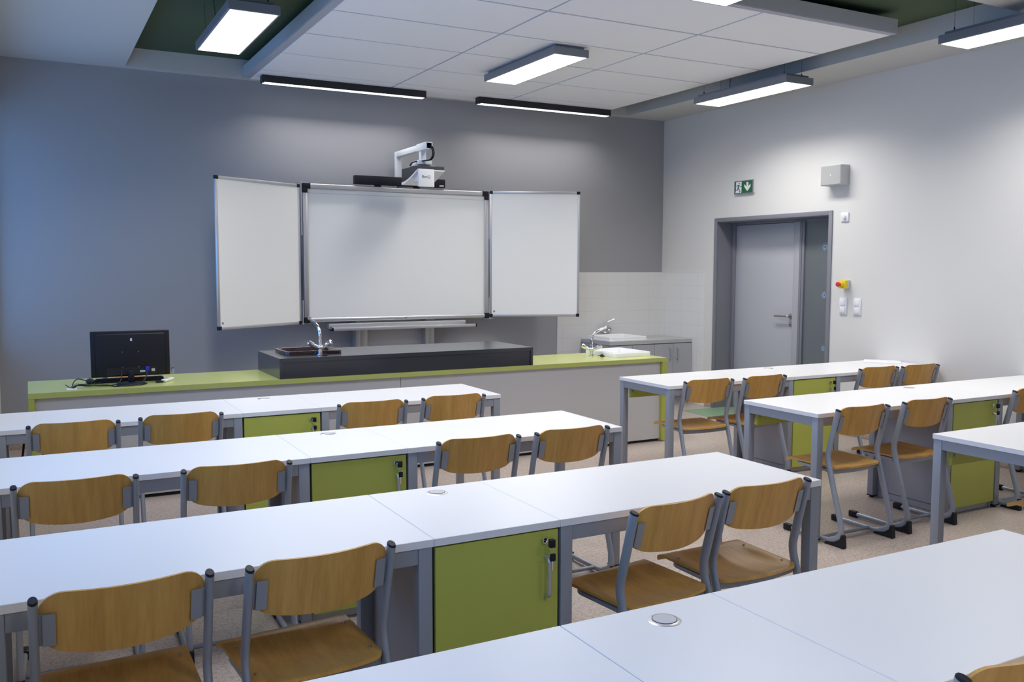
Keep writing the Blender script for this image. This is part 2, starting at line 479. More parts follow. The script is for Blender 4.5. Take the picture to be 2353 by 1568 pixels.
# ------------------------------------------------------------------ ceiling lamps
LZ = 3.2
def make_lamp():
    t = thing('ceiling_light', 'x', 'lamp')
    bm = B(); add_box(bm, -.163, .163, -.615, .615, 0, .060, 0, .002, 1)
    add_box(bm, -.135, .135, -.585, .585, .058, .083, 0, .002, 1)
    obj('housing', bm, 'lamp_body', t)
    bm = B(); add_box(bm, -.148, .148, -.600, .600, -.002, .001); obj('diffuser', bm, 'lamp', t)
    return t
LAMP = make_lamp(); lamp_used = [False]
def lamp(x, y, label, hang, z=LZ):
    o = place(LAMP, lamp_used[0], (x, y, z), 0, label, 'rectangular ceiling lamps')
    first = not lamp_used[0]; lamp_used[0] = True
    return o, hang
lamps = [lamp(1.327, 6.520, 'wire-hung rectangular lamp in the wide left recess of the ceiling', 'wire'),
         lamp(3.868, 6.815, 'rectangular lamp mounted under the middle of the acoustic raft', 'raft', H - .0885),
         lamp(3.690, 3.775, 'rectangular lamp cut off by the top edge of the photo', 'wire'),
         lamp(6.000, 6.475, 'wire-hung rectangular lamp near the door wall, above the exit sign', 'wire'),
         lamp(5.985, 3.760, 'wire-hung rectangular lamp at the top right corner of the photo', 'wire'),
         lamp(1.327, -.75, 'unseen rectangular lamp added behind the camera on the window side', 'soffit', H - .084),  # unseen, added to light the fronts that face the camera
         lamp(3.690, -.75, 'unseen rectangular lamp added behind the camera in the middle of the room', 'soffit', H - .084),  # second added lamp out of view, brightens the near fronts
         lamp(1.327, 3.775, 'rectangular lamp left of the camera, outside the photo', 'wire'),
         ]
def beam(name, loc, sx, sy, power, spread, parent=None, col=(1, .965, .925), rot=(0, 0, 0)):
    l = bpy.data.lights.new(name, 'AREA'); l.shape = 'RECTANGLE'; l.size = sx; l.size_y = sy
    l.energy = power; l.spread = R(spread); l.color = col
    o = bpy.data.objects.new(name, l); COL.objects.link(o); o.location = loc; o.rotation_euler = rot
    if parent: o.parent = parent
    return o
PANEL_W, BAR_W = 23.0, 19.0
for o, hang in lamps:
    beam('lamp_beam', (0, 0, -.004), .29, 1.19, PANEL_W, 140, o)
    if hang == 'wire':
        for sx in (-1, 1):
            for sy in (-1, 1):
                bm = B(); top = (HS - LZ if o.location.y > 4.4 or sy > 0 and o.location.y > 3.9 else H - LZ)
                if o.location.y < 4.2: top = HS - LZ if (o.location.y + sy * .5) > SY0 else H - LZ
                x, y = sx * .105, sy * .53
                add_cyl(bm, (x, y, (top + .083) / 2), .0011, top - .083, 'z', 6)
                add_cyl(bm, (x, y, .095), .005, .026, 'z', 10)
                obj('suspension_wire', bm, 'black', o)
        bm = B(); sweep(bm, spline([(-.09, .18, .08), (-.10, .16, .16), (-.12, .10, .24), (-.13, .06, .32)], 8), .003, seg=8)
        if o.location.y > 4.2: obj('lamp_cable', bm, 'black', o)
        else: bm.free()

def bar_lamp(x0, x1, label):
    t = thing('linear_ceiling_light', label, 'lamp', ((x0 + x1) / 2, 8.540, 3.2875), 0, 'black linear lamps over the whiteboard')
    L = (x1 - x0) / 2
    bm = B()
    add_box(bm, -L, L, -.045, -.038, 0, .066, 0, .001, 1); add_box(bm, -L, L, .043, .05, 0, .066, 0, .001, 1)
    add_box(bm, -L, -L + .014, -.038, .043, 0, .066); add_box(bm, L - .014, L, -.038, .043, 0, .066)
    add_box(bm, -L + .014, L - .014, -.038, .043, .05, .066)
    obj('housing', bm, 'bar_body', t)
    bm = B(); add_box(bm, -L + .015, L - .015, -.037, .042, -.003, .012); obj('diffuser', bm, 'bar_lamp', t)
    beam('lamp_beam', (0, .005, -.007), 2 * L - .06, .055, BAR_W, 150, t, (1, .965, .94), (R(-20), 0, 0))
    bm = B(); n = 40
    for k in range(n + 1):
        x = -L + .016 + (2 * L - .032) * k / n
        add_box(bm, x - .0015, x + .0015, -.0375, -.012, -.005, .002)
    obj('louvre', bm, 'bar_body', t)
bar_lamp(1.967, 3.590, 'black linear lamp over the left half of the whiteboard')
bar_lamp(4.182, 5.822, 'black linear lamp right of the projector, toward the door')

# ------------------------------------------------------------------ whiteboard
BY = 8.702
wb = thing('whiteboard', 'triptych whiteboard with two wings half folded open on the grey wall', 'whiteboard', (3.37, BY, 1.0))
def wobj(name, bm, m, parent=None, **kw):
    o = obj(name, bm, m, parent or wb, **kw)
    o.data.transform(Matrix.Translation(-Vector(wb.location)))
    return o
bx0, bx1, bz0, bz1 = 2.372, 4.380, 1.047, 2.400
bm = B(); add_box(bm, bx0 + .03, bx1 - .03, BY - .010, BY + .015, bz0 + .04, bz1 - .05); add_box(bm, bx0 + .05, bx1 - .05, BY - .0112, BY - .009, bz1 - .092, bz1 - .088, 1)
wobj('writing_surface', bm, ['board', 'alu'])
bm = B(); add_box(bm, bx0 + .06, bx1 - .06, BY - .030, BY + .02, bz1 - .048, bz1, 0, .010, 3); wobj('top_rail', bm, 'alu')
bm = B(); add_box(bm, bx0 + .045, bx1 - .045, BY - .045, BY + .02, bz0 + .004, bz0 + .05, 0, .016, 3); wobj('bottom_rail', bm, 'alu')
for x in (bx0, bx1 - .045):
    bm = B(); add_box(bm, x, x + .045, BY - .028, BY + .02, bz0 + .05, bz1 - .08, 0, .004); wobj('side_rail', bm, 'alu')
for sx, x in ((1, bx0), (-1, bx1)):
    bm = B()
    add_box(bm, min(x, x + sx * .075), max(x, x + sx * .075), BY - .033, BY + .02, bz1 - .05, bz1 + .003, 0, .003)
    add_box(bm, min(x, x + sx * .045), max(x, x + sx * .045), BY - .033, BY + .02, bz1 - .09, bz1 - .045, 0, .003)
    wobj('corner_cap', bm, 'black')
    bm = B(); add_box(bm, min(x, x + sx * .047), max(x, x + sx * .047), BY - .047, BY + .02, bz0, bz0 + .055, 0, .003); wobj('corner_cap', bm, 'black')
    bm = B()
    for z in (bz0 - .006, bz1 + .006):
        add_box(bm, x - .06 if sx > 0 else x - .06, x + .06, BY - .022, BY - .002, z - .003, z + .003, 0, .001)
        add_cyl(bm, (x - sx * .012, BY - .014, z), .010, .016, 'z', 12)
    for (za, zb) in ((bz0, bz0 + .22), (bz1 - .50, bz1)):
        add_cyl(bm, (x - sx * .012, BY - .014, (za + zb) / 2), .007, zb - za, 'z', 12)
    wobj('wing_hinge', bm, 'alu')
bm = B(); add_box(bm, 3.40, 3.43, BY - .0470, BY - .043, bz0 + .022, bz0 + .032); add_box(bm, 3.29, 3.385, BY - .0465, BY - .043, bz0 + .018, bz0 + .024); wobj('maker_mark', bm, 'blue_tint')

def wing(hx, hy, ox, oy, z0, z1, sgn):
    """sgn +1: wing reaches left; a local frame with u from hinge to outer edge, n toward the room"""
    e = bpy.data.objects.new('wing', None); COL.objects.link(e); e.parent = wb
    ang = math.atan2(oy - hy, ox - hx); L = math.hypot(ox - hx, oy - hy)
    e.location = Vector((hx, hy, z0)) - Vector(wb.location); e.rotation_euler = (0, 0, ang)
    hz = z1 - z0; nn = 1 if sgn > 0 else -1    # local y of the side that faces the room
    def bb(u0, u1, v0, v1, za, zb, bev=.002):
        bm = B(); add_box(bm, u0, u1, min(v0 * nn, v1 * nn), max(v0 * nn, v1 * nn), za, zb, 0, bev); return bm
    obj('wing_surface', bb(.015, L - .015, -.010, .006, .02, hz - .02, 0), 'board', e)
    bm = B()
    for (u0, u1, za, zb) in ((0, L, 0, .028), (0, L, hz - .028, hz), (0, .024, .028, hz - .028), (L - .024, L, .028, hz - .028)):
        add_box(bm, u0, u1, min(-.012 * nn, .010 * nn), max(-.012 * nn, .010 * nn), za, zb, 0, .003)
    obj('wing_frame', bm, 'alu', e)
    for u in (0, L):
        for z in (0, hz):
            bm = B(); add_box(bm, u - .002 if u == 0 else u - .035, u + .035 if u == 0 else u + .002, min(-.014 * nn, .012 * nn), max(-.014 * nn, .012 * nn), z - .002 if z == 0 else z - .03, z + .032 if z == 0 else z + .002, 0, .003)
            obj('wing_corner', bm, 'black', e)
    u = L - .05 if sgn > 0 else .05
    bm = B(); add_cyl(bm, (u, .0065 * nn, .058), .011, .001, 'y', 14); obj('wing_mark', bm, 'blue_tint', e)
    return e
wing(2.338, 8.69, 1.462, 8.18, 1.036, 2.387, 1)
wing(4.398, 8.69, 5.290, 8.29, 1.060, 2.408, -1)
# pen tray
bm = B()
add_box(bm, 2.60, 4.085, BY - .07, BY + .02, .985, 1.035, 0, .004)
add_box(bm, 2.60, 4.085, BY - .14, BY - .06, .985, .992, 0, .002)
add_box(bm, 2.62, 4.165, BY - .155, BY - .135, .968, .998, 0, .003)
wobj('pen_tray', bm, 'alu')
bm = B(); add_box(bm, 2.605, 2.622, BY - .157, BY - .06, .966, 1.0, 0, .003); add_box(bm, 4.165, 4.178, BY - .157, BY - .12, .966, 1.0, 0, .003)
wobj('tray_end_cap', bm, 'black')
for (xa, xb) in ((2.905, 3.035), (3.665, 3.775)):
    bm = B(); w = xb - xa
    add_box(bm, xa, xa + w * .38, BY + .03, YB - .001, 0.0, 2.30, 0, .004); add_box(bm, xa + w * .38 + .006, xb, BY + .05, YB - .001, 0.0, 2.30, 0, .004)
    wobj('wall_post', bm, 'alu')
bm = B(); add_box(bm, 3.035, 3.665, YB - .03, YB - .012, 0.1, 1.9); wobj('back_plate', bm, 'desk_white')
bm = B(); add_box(bm, 2.9, 3.78, BY + .021, BY + .05, 1.2, 2.18); wobj('carriage', bm, 'alu')

# sound bar
sb = thing('sound_bar', 'long black sound bar standing on top of the whiteboard', 'speaker', (3.38, BY, 2.40))
def rel(t):
    off = -Vector(t.location)
    def f(name, bm, m, parent=None, **kw):
        o = obj(name, bm, m, parent or t, **kw); o.data.transform(Matrix.Translation(off)); return o
    return f
so = rel(sb)
bm = B(); add_box(bm, 2.893, 3.866, BY - .045, BY + .025, 2.416, 2.502, 0, .004); so('sound_bar_body', bm, 'black')
bm = B(); add_box(bm, 3.80, 3.848, BY - .0465, BY - .044, 2.428, 2.440); so('badge', bm, 'plastic_white')
for x in (3.14, 3.56):
    bm = B(); add_box(bm, x - .03, x + .03, BY - .02, BY + .02, 2.401, 2.418); so('bracket', bm, 'black')

# projector on arm
pj = thing('projector', 'white and dark short-throw projector on an arm above the whiteboard', 'projector', (3.385, 8.62, 2.40))
po = rel(pj)
bm = B(); add_box(bm, 3.358, 3.418, BY + .040, BY + .090, 2.20, 2.765, 0, .003); po('arm_post', bm, 'arm_white')
bm = B(); add_box(bm, 3.360, 3.416, 7.955, BY + .088, 2.712, 2.768, 0, .003); add_box(bm, 3.354, 3.422, 7.955, 8.19, 2.706, 2.774, 0, .003); po('arm_boom', bm, 'arm_white')
bm = B(); add_box(bm, 3.362, 3.414, 8.09, 8.15, 2.60, 2.71, 0, .004); po('drop_post', bm, 'arm_white')
bm = B(); add_box(bm, 3.315, 3.455, 8.04, 8.20, 2.570, 2.612, 0, .006); add_box(bm, 3.27, 3.50, 8.07, 8.10, 2.556, 2.566, 0, .002); add_box(bm, 3.27, 3.50, 8.16, 8.19, 2.556, 2.566, 0, .002)
for (x, y) in ((3.285, 8.085), (3.485, 8.085), (3.285, 8.175), (3.485, 8.175)): add_cyl(bm, (x, y, 2.553), .006, .03, 'z', 8)
po('mount_plate', bm, 'arm_white')
px0, px1, py0, py1 = 3.250, 3.520, 7.905, 8.315
def side_curve(n=12):   # underside from front-high to back-low
    return [(py0 + (py1 - py0) * t, 2.508 - .092 * math.sin(t * PI / 2) ** 1.1) for t in [k / n for k in range(n + 1)]]
cv = side_curve()
bm = B(); prism(bm, [Vector((px0, py1, 2.543)), Vector((px0, py0 + .01, 2.543)), Vector((px0, py0, 2.535))] + [Vector((px0, y, z)) for y, z in cv], (px1 - px0, 0, 0))
po('projector_body', bm, 'projector_dark')
bm = B(); prism(bm, [Vector((px0 - .003, y, z + .001)) for y, z in cv] + [Vector((px0 - .003, y, z - .010 - .014 * (i / 12))) for i, (y, z) in reversed(list(enumerate(cv)))], (px1 - px0 + .006, 0, 0))
po('projector_shell', bm, 'projector_white')
bm = B(); add_box(bm, 3.250, 3.414, 7.893, 7.912, 2.345, 2.512, 0, .006, 3); add_box(bm, 3.270, 3.40, 7.912, 8.06, 2.40, 2.47, 0, .01); plate = po('mirror_cover', bm, 'projector_white')
cu = bpy.data.curves.new('lettering', 'FONT'); cu.body = 'BenQ'; cu.size = .036; cu.extrude = .0006; cu.align_x = 'CENTER'
tmp = bpy.data.objects.new('lettering', cu); COL.objects.link(tmp)
bpy.context.view_layer.update()
me = bpy.data.meshes.new_from_object(tmp.evaluated_get(bpy.context.evaluated_depsgraph_get()))
bpy.data.objects.remove(tmp); bpy.data.curves.remove(cu)
me.materials.append(M['projector_dark'])
lt = bpy.data.objects.new('lettering', me); COL.objects.link(lt); lt.parent = plate
lt.location = Vector((3.330, 7.8925, 2.428)) - Vector(pj.location); lt.rotation_euler = (PI / 2, 0, 0)
for k, (dx, mt) in enumerate(((0, 'black'), (.014, 'black'))):
    bm = B(); sweep(bm, spline([(3.395 + dx, 7.955, 2.735), (3.405 + dx, 7.935, 2.715), (3.415 + dx, 7.935, 2.66), (3.405 + dx, 7.97, 2.615), (3.37 + dx, 8.02, 2.605), (3.29 + dx * .3, 8.11, 2.595), (3.275, 8.18, 2.56)], 8), .006, seg=8)
    po('projector_cable', bm, mt)

# ------------------------------------------------------------------ teacher's desk
dx0, dx1, dy0, dy1 = -0.024, 5.134, 6.543, 7.257
dk = thing('teacher_desk', 'long lime green and white demonstration desk in front of the whiteboard', 'desk', (2.55, 6.9, 0))
do = rel(dk)
def holed(x0, x1, y0, y1, z0, z1, hx0, hx1, hy0, hy1):
    bm = B(); o = [(x0, y0), (x1, y0), (x1, y1), (x0, y1)]; h = [(hx0, hy0), (hx1, hy0), (hx1, hy1), (hx0, hy1)]
    V = {(k, z): [bm.verts.new((x, y, z)) for x, y in L] for k, L in (('o', o), ('h', h)) for z in (z0, z1)}
    for i in range(4):
        j = (i + 1) % 4
        bm.faces.new((V['o', z1][i], V['o', z1][j], V['h', z1][j], V['h', z1][i])); bm.faces.new((V['o', z0][j], V['o', z0][i], V['h', z0][i], V['h', z0][j]))
        bm.faces.new((V['o', z0][i], V['o', z0][j], V['o', z1][j], V['o', z1][i])); bm.faces.new((V['h', z0][j], V['h', z0][i], V['h', z1][i], V['h', z1][j]))
    return bm
do('worktop', holed(dx0, dx1, dy0, dy1, DZ - .036, DZ, 4.715, 5.085, 6.77, 7.22), 'green_top')
bm = B(); add_box(bm, dx0, dx0 + .036, dy0, dy1, .012, DZ - .037, 0, .0015, 1); do('end_panel', bm, 'green')
bm = B(); add_box(bm, dx1 - .050, dx1, dy0, dy1, .012, DZ - .037, 0, .0015, 1); do('end_panel', bm, 'green')
for a, b in ((dx0 + .037, 2.545), (2.549, dx1 - .051)):
    bm = B(); add_box(bm, a, b, dy0 + .030, dy0 + .049, .025, DZ - .037, 0, .001, 1); do('front_panel', bm, 'desk_white')
bm = B(); add_box(bm, dx0 + .04, dx1 - .055, dy0 + .045, dy0 + .065, 0, .03); do('plinth', bm, 'dark_gap')
for a, b in ((1.2, 1.9), (3.2, 4.60)):
    bm = B(); add_box(bm, a, b, dy0 + .065, dy1 - .03, .02, .56); do('base_cabinet', bm, 'desk_white')
bm = B(); add_box(bm, .205, .268, 6.640, 6.705, DZ - .001, DZ + .003, 0, .001); do('cable_outlet', bm, 'plastic_white')

# raised black bench block
bb_ = thing('bench_block', 'raised anthracite worktop block standing on the lime green desk', 'worktop', (2.66, 6.9, DZ))
bo = rel(bb_)
qx0, qx1, qy0, qy1, qz = 1.598, 3.724, 6.547, 7.250, .926
sx0, sx1, sy0, sy1 = 1.735, 2.095, 6.775, 7.085        # sink hole
bm = B()
add_box(bm, qx0, sx0, qy0, qy1, qz - .03, qz); add_box(bm, sx1, qx1, qy0, qy1, qz - .03, qz)
add_box(bm, sx0, sx1, qy0, sy0, qz - .03, qz); add_box(bm, sx0, sx1, sy1, qy1, qz - .03, qz)
bo('block_top', bm, 'black_bench')
bm = B()
add_box(bm, qx0, qx0 + .022, qy0, qy1, DZ + .0005, qz - .0305); add_box(bm, qx1 - .022, qx1, qy0, qy1, DZ + .0005, qz - .0305)
add_box(bm, qx0 + .022, qx1 - .022, qy1 - .02, qy1, DZ + .0005, qz - .0305)
bo('block_side', bm, 'black_bench')
bm = B(); add_box(bm, qx0 + .024, qx1 - .024, qy0 + .010, qy0 + .028, DZ + .0005, qz - .0305); bo('block_front', bm, 'black_bench')

def sink(name, x0, x1, y0, y1, z, hgt, wall, depth, m, label, rim=.045, step=False):
    t = thing(name, label, 'sink', ((x0 + x1) / 2, (y0 + y1) / 2, z))
    f = rel(t)
    def loop(bm, inset, zz, r, n=6):
        vs = []
        X0, X1, Y0, Y1 = x0 + inset, x1 - inset, y0 + inset, y1 - inset
        for cx, cy, a0 in ((X1 - r, Y1 - r, 0), (X0 + r, Y1 - r, PI / 2), (X0 + r, Y0 + r, PI), (X1 - r, Y0 + r, 1.5 * PI)):
            for k in range(n + 1):
                a = a0 + PI / 2 * k / n
                vs.append(bm.verts.new((cx + r * math.cos(a), cy + r * math.sin(a), zz)))
        return vs
    def skin(bm, L):
        for a, b in zip(L, L[1:]):
            n = len(a)
            for k in range(n):
                fc = bm.faces.new((a[k], a[(k + 1) % n], b[(k + 1) % n], b[k])); fc.smooth = True
    bm = B()
    e = .006
    L = [loop(bm, .012, z + .0008, .025)]
    if step:
        L += [loop(bm, 0, z + .0008, .03), loop(bm, 0, z + hgt * .3, .03), loop(bm, .012, z + hgt * .34, .03), loop(bm, .012, z + hgt - e, .03)]
        k0 = .012
    else:
        L += [loop(bm, 0, z + .0008, .03), loop(bm, 0, z + hgt - e, .03)]
        k0 = 0
    L += [loop(bm, k0 + e * .35, z + hgt - e * .3, .028), loop(bm, k0 + e, z + hgt, .026), loop(bm, k0 + wall, z + hgt, .03), loop(bm, k0 + wall + .006, z + hgt - .006, .03),
          loop(bm, k0 + rim, z - depth + .02, .035), loop(bm, k0 + rim + .02, z - depth, .03)]
    skin(bm, L)
    bm.faces.new(L[-1])
    f('basin', bm, m, angle=50)
    bm = B(); add_cyl(bm, ((x0 + x1) / 2, (y0 + y1) / 2, z - depth + .002), .028, .004, 'z', 20, 0, None, .001); f('drain', bm, 'chrome')
    return t
sink('sink', 1.698, 2.132, 6.742, 7.118, qz, .030, .020, .10, 'brown_ceramic', 'dark brown rectangular sink set in the raised anthracite block', rim=.036)
sink('sink', 4.690, 5.110, 6.745, 7.245, DZ, .040, .026, .12, 'ceramic', 'glossy white sink standing on the lime green desk end', rim=.034)
sink('sink', 5.690, 6.225, 8.270, 8.765, .766, .048, .028, .12, 'ceramic', 'white sink on the grey counter in the tiled corner', rim=.036, step=True)

def tap(x, y, z, yaw, reach, height, label, along, rise=.06):
    """two-handle mixer; spout turned by yaw; `along` turns the handle pair"""
    t = thing('mixer_tap', label, 'tap', (x, y, z))
    bm = B()
    add_cyl(bm, (0, 0, .004), .027, .008, 'z', 24, 0, None, .002)
    add_cyl(bm, (0, 0, .026), .017, .04, 'z', 20)
    add_sphere(bm, (0, 0, .058), .027, 0, 1, 1, .8)
    ca, sa = math.cos(along), math.sin(along)
    for s in (-1, 1):
        sweep(bm, [(0, 0, .055), (s * .030 * ca, s * .030 * sa, .066), (s * .05 * ca, s * .05 * sa, .076)], .0145, seg=14)
    obj('tap_body', bm, 'chrome', t)
    for s in (-1, 1):
        bm = B()
        sweep(bm, [(s * .050 * ca, s * .050 * sa, .077), (s * .056 * ca, s * .056 * sa, .080), (s * .088 * ca, s * .088 * sa, .096), (s * .093 * ca, s * .093 * sa, .0985)], .0205, seg=10, scale=[.8, 1, 1, .75])
        h = obj('tap_handle', bm, 'chrome', t)
        bm = B(); add_sphere(bm, (s * .090 * ca, s * .090 * sa, .108), .007, 0, 1, 1, .7, 10); obj('handle_mark', bm, 'red' if s > 0 else 'blue', h)
    cy, sy = math.cos(yaw), math.sin(yaw)
    P = [(0, 0, .06), (0, 0, height * .42), (reach * .03 * cy, reach * .03 * sy, height * .66), (reach * .32 * cy, reach * .32 * sy, height * .85), (reach * cy, reach * sy, height), (reach * 1.03 * cy, reach * 1.03 * sy, height - .008)]
    bm = B(); pth = spline(P[:5], 8)
    sweep(bm, pth, .0130, seg=14, scale=[1 - .15 * k / len(pth) for k in range(len(pth))])
    e = Vector(pth[-1]); d = (e - Vector(pth[-4])).normalized()
    sweep(bm, [e - d * .014, e + d * .004], .0145, seg=14)
    obj('spout', bm, 'chrome', t)
    return t
tap(1.945, 6.700, qz, R(92), .25, .268, 'chrome two-handle tap beside the dark brown sink', R(0))
tap(4.600, 6.985, DZ, R(-2), .15, .262, 'chrome two-handle tap left of the white desk sink', R(-35))
tap(5.985, 8.808, .767, R(-30), .105, .215, 'chrome two-handle tap behind the corner sink on the tiled wall', R(10))
bm = B(); add_cyl(bm, (4.650, 6.880, DZ + .007), .022, .012, 'z', 16, 0, .018, .002); add_cyl(bm, (4.650, 6.880, DZ + .017), .007, .010, 'z', 10); sweep(bm, spline([(4.650, 6.880, DZ + .02), (4.635, 6.90, DZ + .012), (4.615, 6.905, DZ + .006)], 6), .003, seg=8)
tag(obj('sink_plug', bm, 'black'), 'small black rubber plug on the lime green desk beside the white sink', 'plug')
bm = B(); add_cyl(bm, (1.968, 6.650, qz + .006), .02, .010, 'z', 16, 0, .017, .002); add_cyl(bm, (1.968, 6.650, qz + .013), .006, .008, 'z', 10)
tag(obj('sink_plug', bm, 'black'), 'small black rubber plug at the foot of the tap by the brown sink', 'plug')

# corner cabinets under the counter
ct = thing('corner_counter', 'grey worktop with tiled backdrop running along the sink corner', 'worktop', (6.26, 8.55, .72)); co = rel(ct)
co('counter_top', holed(5.680, WR - .010, 8.262, YB - .010, .726, .765, 5.725, 6.19, 8.305, 8.73), 'counter')
for (xa, xb, lab) in ((5.685, 6.299, 'grey base cabinet under the corner sink, left of the pair'), (6.301, WR - .012, 'grey base cabinet with two bow handles in the room corner')):
    c = thing('base_cabinet', lab, 'cabinet', ((xa + xb) / 2, 8.56, 0), 0, 'grey base cabinets in the sink corner'); cf = rel(c)
    bm = B(); add_box(bm, xa, xb, 8.282, YB - .010, .10, .60)
    add_box(bm, xa, xa + .018, 8.282, YB - .010, .60, .722); add_box(bm, xb - .018, xb, 8.282, YB - .010, .60, .722); add_box(bm, xa + .018, xb - .018, 8.282, 8.298, .60, .722)
    cf('carcass', bm, 'carcass')
    bm = B(); add_box(bm, xa + .01, xb - .01, 8.31, YB - .03, 0, .10); cf('plinth', bm, 'carcass')
    mid = (xa + xb) / 2
    for a, b, hx in ((xa + .001, mid - .0015, mid - .052), (mid + .0015, xb - .001, mid + .052)):
        bm = B(); add_box(bm, a, b, 8.263, 8.281, .105, .716, 0, .001, 1); dd = cf('door', bm, 'cab_grey')
        bm = B(); sweep(bm, smooth_path([(hx, 8.264, .53), (hx, 8.235, .535), (hx, 8.235, .665), (hx, 8.264, .67)], .02), .005, seg=10); cf('handle', bm, 'steel_paint', dd)

# ------------------------------------------------------------------ things on the desk
mo = thing('monitor', 'black computer monitor seen from behind on the lime green desk', 'monitor', (.615, 6.80, DZ)); mf = rel(mo)
mx0, mx1, mz0, mz1, my = .364, .878, .826, 1.146, 6.80
bm = B()
add_box(bm, mx0, mx1, my, my + .028, mz0, mz1, 0, .006, 3)
pts = [(mx0 + .05, mz0 + .03), (mx1 - .05, mz0 + .03), (mx1 - .05, mz1 - .04), (mx0 + .05, mz1 - .04)]
add_box(bm, mx0 + .03, mx1 - .03, my - .010, my + .005, mz0 + .006, mz1 - .018, 0, .009, 3)
mf('monitor_case', bm, 'black')
bm = B(); add_box(bm, mx0 + .01, mx1 - .01, my + .0285, my + .0295, mz0 + .01, mz1 - .01); mf('screen', bm, 'black')
bm = B(); add_box(bm, .455, .79, my - .0112, my - .009, 1.020, 1.025); add_box(bm, .463, .785, my - .0114, my - .009, mz0 + .012, mz0 + .062); mf('vent_slot', bm, 'dark_gap')
bm = B()
for (x, z) in ((.565, .999), (.670, .999), (.565, .893), (.670, .893)): add_cyl(bm, (x, my - .0105, z), .003, .002, 'y', 10)
mf('screw', bm, 'steel')
bm = B(); add_box(bm, .618, .630, my - .0115, my - .0095, 1.075, 1.094); mf('logo', bm, 'sign_white')
bm = B(); add_box(bm, .676, .712, my - .0125, my - .0105, .853, .866); add_box(bm, .752, .774, my - .0125, my - .0105, .856, .875); mf('rating_label', bm, 'plastic_grey')
bm = B(); add_box(bm, .597, .638, my - .026, my + .0, DZ + .012, .87, 0, .006); mf('stand_neck', bm, 'black')
bm = B(); add_cyl(bm, (.615, 6.755, DZ + .007), .105, .012, 'z', 40, 0, .085, .003); mf('stand_base', bm, 'black')

kb = thing('keyboard', 'black computer keyboard lying behind the monitor stand', 'keyboard', (.62, 6.96, DZ)); kf = rel(kb)
bm = B(); prism(bm, [Vector(p) for p in ((.392, 6.885, DZ + .001), (.392, 7.03, DZ + .001), (.392, 7.03, DZ + .012), (.392, 6.885, DZ + .026))], (.452, 0, 0)); kf('keyboard_case', bm, 'black')
bm = B()
for r_ in range(5):
    y = 6.892 + r_ * .026
    for k in range(20):
        x = .402 + k * .0220
        z = DZ + .0255 - (y - 6.885) * .0965
        add_box(bm, x, x + .018, y, y + .021, z - .001, z + .007, 0, .001, 1)
kf('keycaps', bm, 'black')
mu = thing('computer_mouse', 'black computer mouse left of the keyboard', 'mouse', (.362, 6.915, DZ)); uf = rel(mu)
bm = B(); add_sphere(bm, (.362, 6.92, DZ + .016), .032, 0, .92, 1.7, .62); bmesh.ops.bisect_plane(bm, geom=list(bm.verts) + list(bm.edges) + list(bm.faces), plane_co=(0, 0, DZ + .0005), plane_no=(0, 0, 1), clear_inner=True); uf('mouse_shell', bm, 'black')
bm = B(); add_cyl(bm, (.362, 6.955, DZ + .030), .008, .006, 'x', 14); uf('scroll_wheel', bm, 'projector_dark')
rc = thing('remote_control', 'white remote control lying right of the monitor', 'remote', (.862, 6.83, DZ), R(62))
bm = B(); add_box(bm, -.075, .075, -.020, .020, .001, .020, 0, .006, 3); obj('remote_case', bm, 'plastic_white', rc)
bm = B()
for a in range(5):
    for b in range(2): add_cyl(bm, (-.05 + a * .022, -.008 + b * .016, .0205), .005, .002, 'z', 10)
obj('remote_button', bm, 'plastic_grey', rc)
bm = B(); add_box(bm, .775, .825, 6.745, 6.785, DZ + .0005, DZ + .013, 0, .004)
tag(obj('pen_holder', bm, 'black'), 'small flat black gadget beside the white remote control', 'gadget')
bm = B(); add_box(bm, .49, .75, 7.13, 7.24, DZ + .0005, DZ + .012, 0, .001); add_box(bm, .465, .487, 7.13, 7.24, DZ + .0005, DZ + .012, 1, .001)
tag(obj('folder', bm, ['orange', 'blue']), 'orange folder with a blue end lying behind the keyboard', 'folder')
def cable(name, pts, r, label, group='cables on the lime green desk', m='black'):
    bm = B(); sweep(bm, spline(pts, 10), r, seg=8); return tag(obj(name, bm, m), label, 'cable', group)
z = DZ + .0045
vc = cable('monitor_cable', [(.242, 6.672, z), (.262, 6.68, z + .016), (.33, 6.72, z + .008), (.45, 6.74, z + .001), (.50, 6.655, z), (.55, 6.64, z + .001), (.60, 6.634, z + .002), (.67, 6.65, z + .016), (.705, 6.70, z + .05), (.722, 6.776, .868)], .004, 'thick black video cable looping around the monitor foot')
bm = B(); add_box(bm, .712, .738, 6.772, 6.788, .858, .892, 0, .004); obj('video_plug', bm, 'blue', vc, label='blue video plug')
cable('power_cable', [(.248, 6.668, z), (.285, 6.70, z + .02), (.36, 6.70, z + .008), (.44, 6.70, z + .002), (.50, 6.69, z + .006), (.545, 6.735, z + .03), (.555, 6.784, .87)], .004, 'black power cable running up to the monitor left of its stand')
cable('keyboard_cable', [(.237, 6.672, z), (.245, 6.69, z + .03), (.275, 6.76, z + .05), (.33, 6.82, z + .03), (.385, 6.84, z + .003), (.43, 6.868, z + .006)], .0032, 'black keyboard cable arching up near the mouse')
cable('mouse_cable', [(.232, 6.672, z), (.215, 6.70, z + .012), (.20, 6.73, z + .02), (.225, 6.69, z + .004), (.27, 6.75, z + .02), (.31, 6.77, z), (.345, 6.73, z), (.37, 6.79, z), (.362, 6.846, z + .006)], .0016, 'thin black mouse cable lying in loose loops')

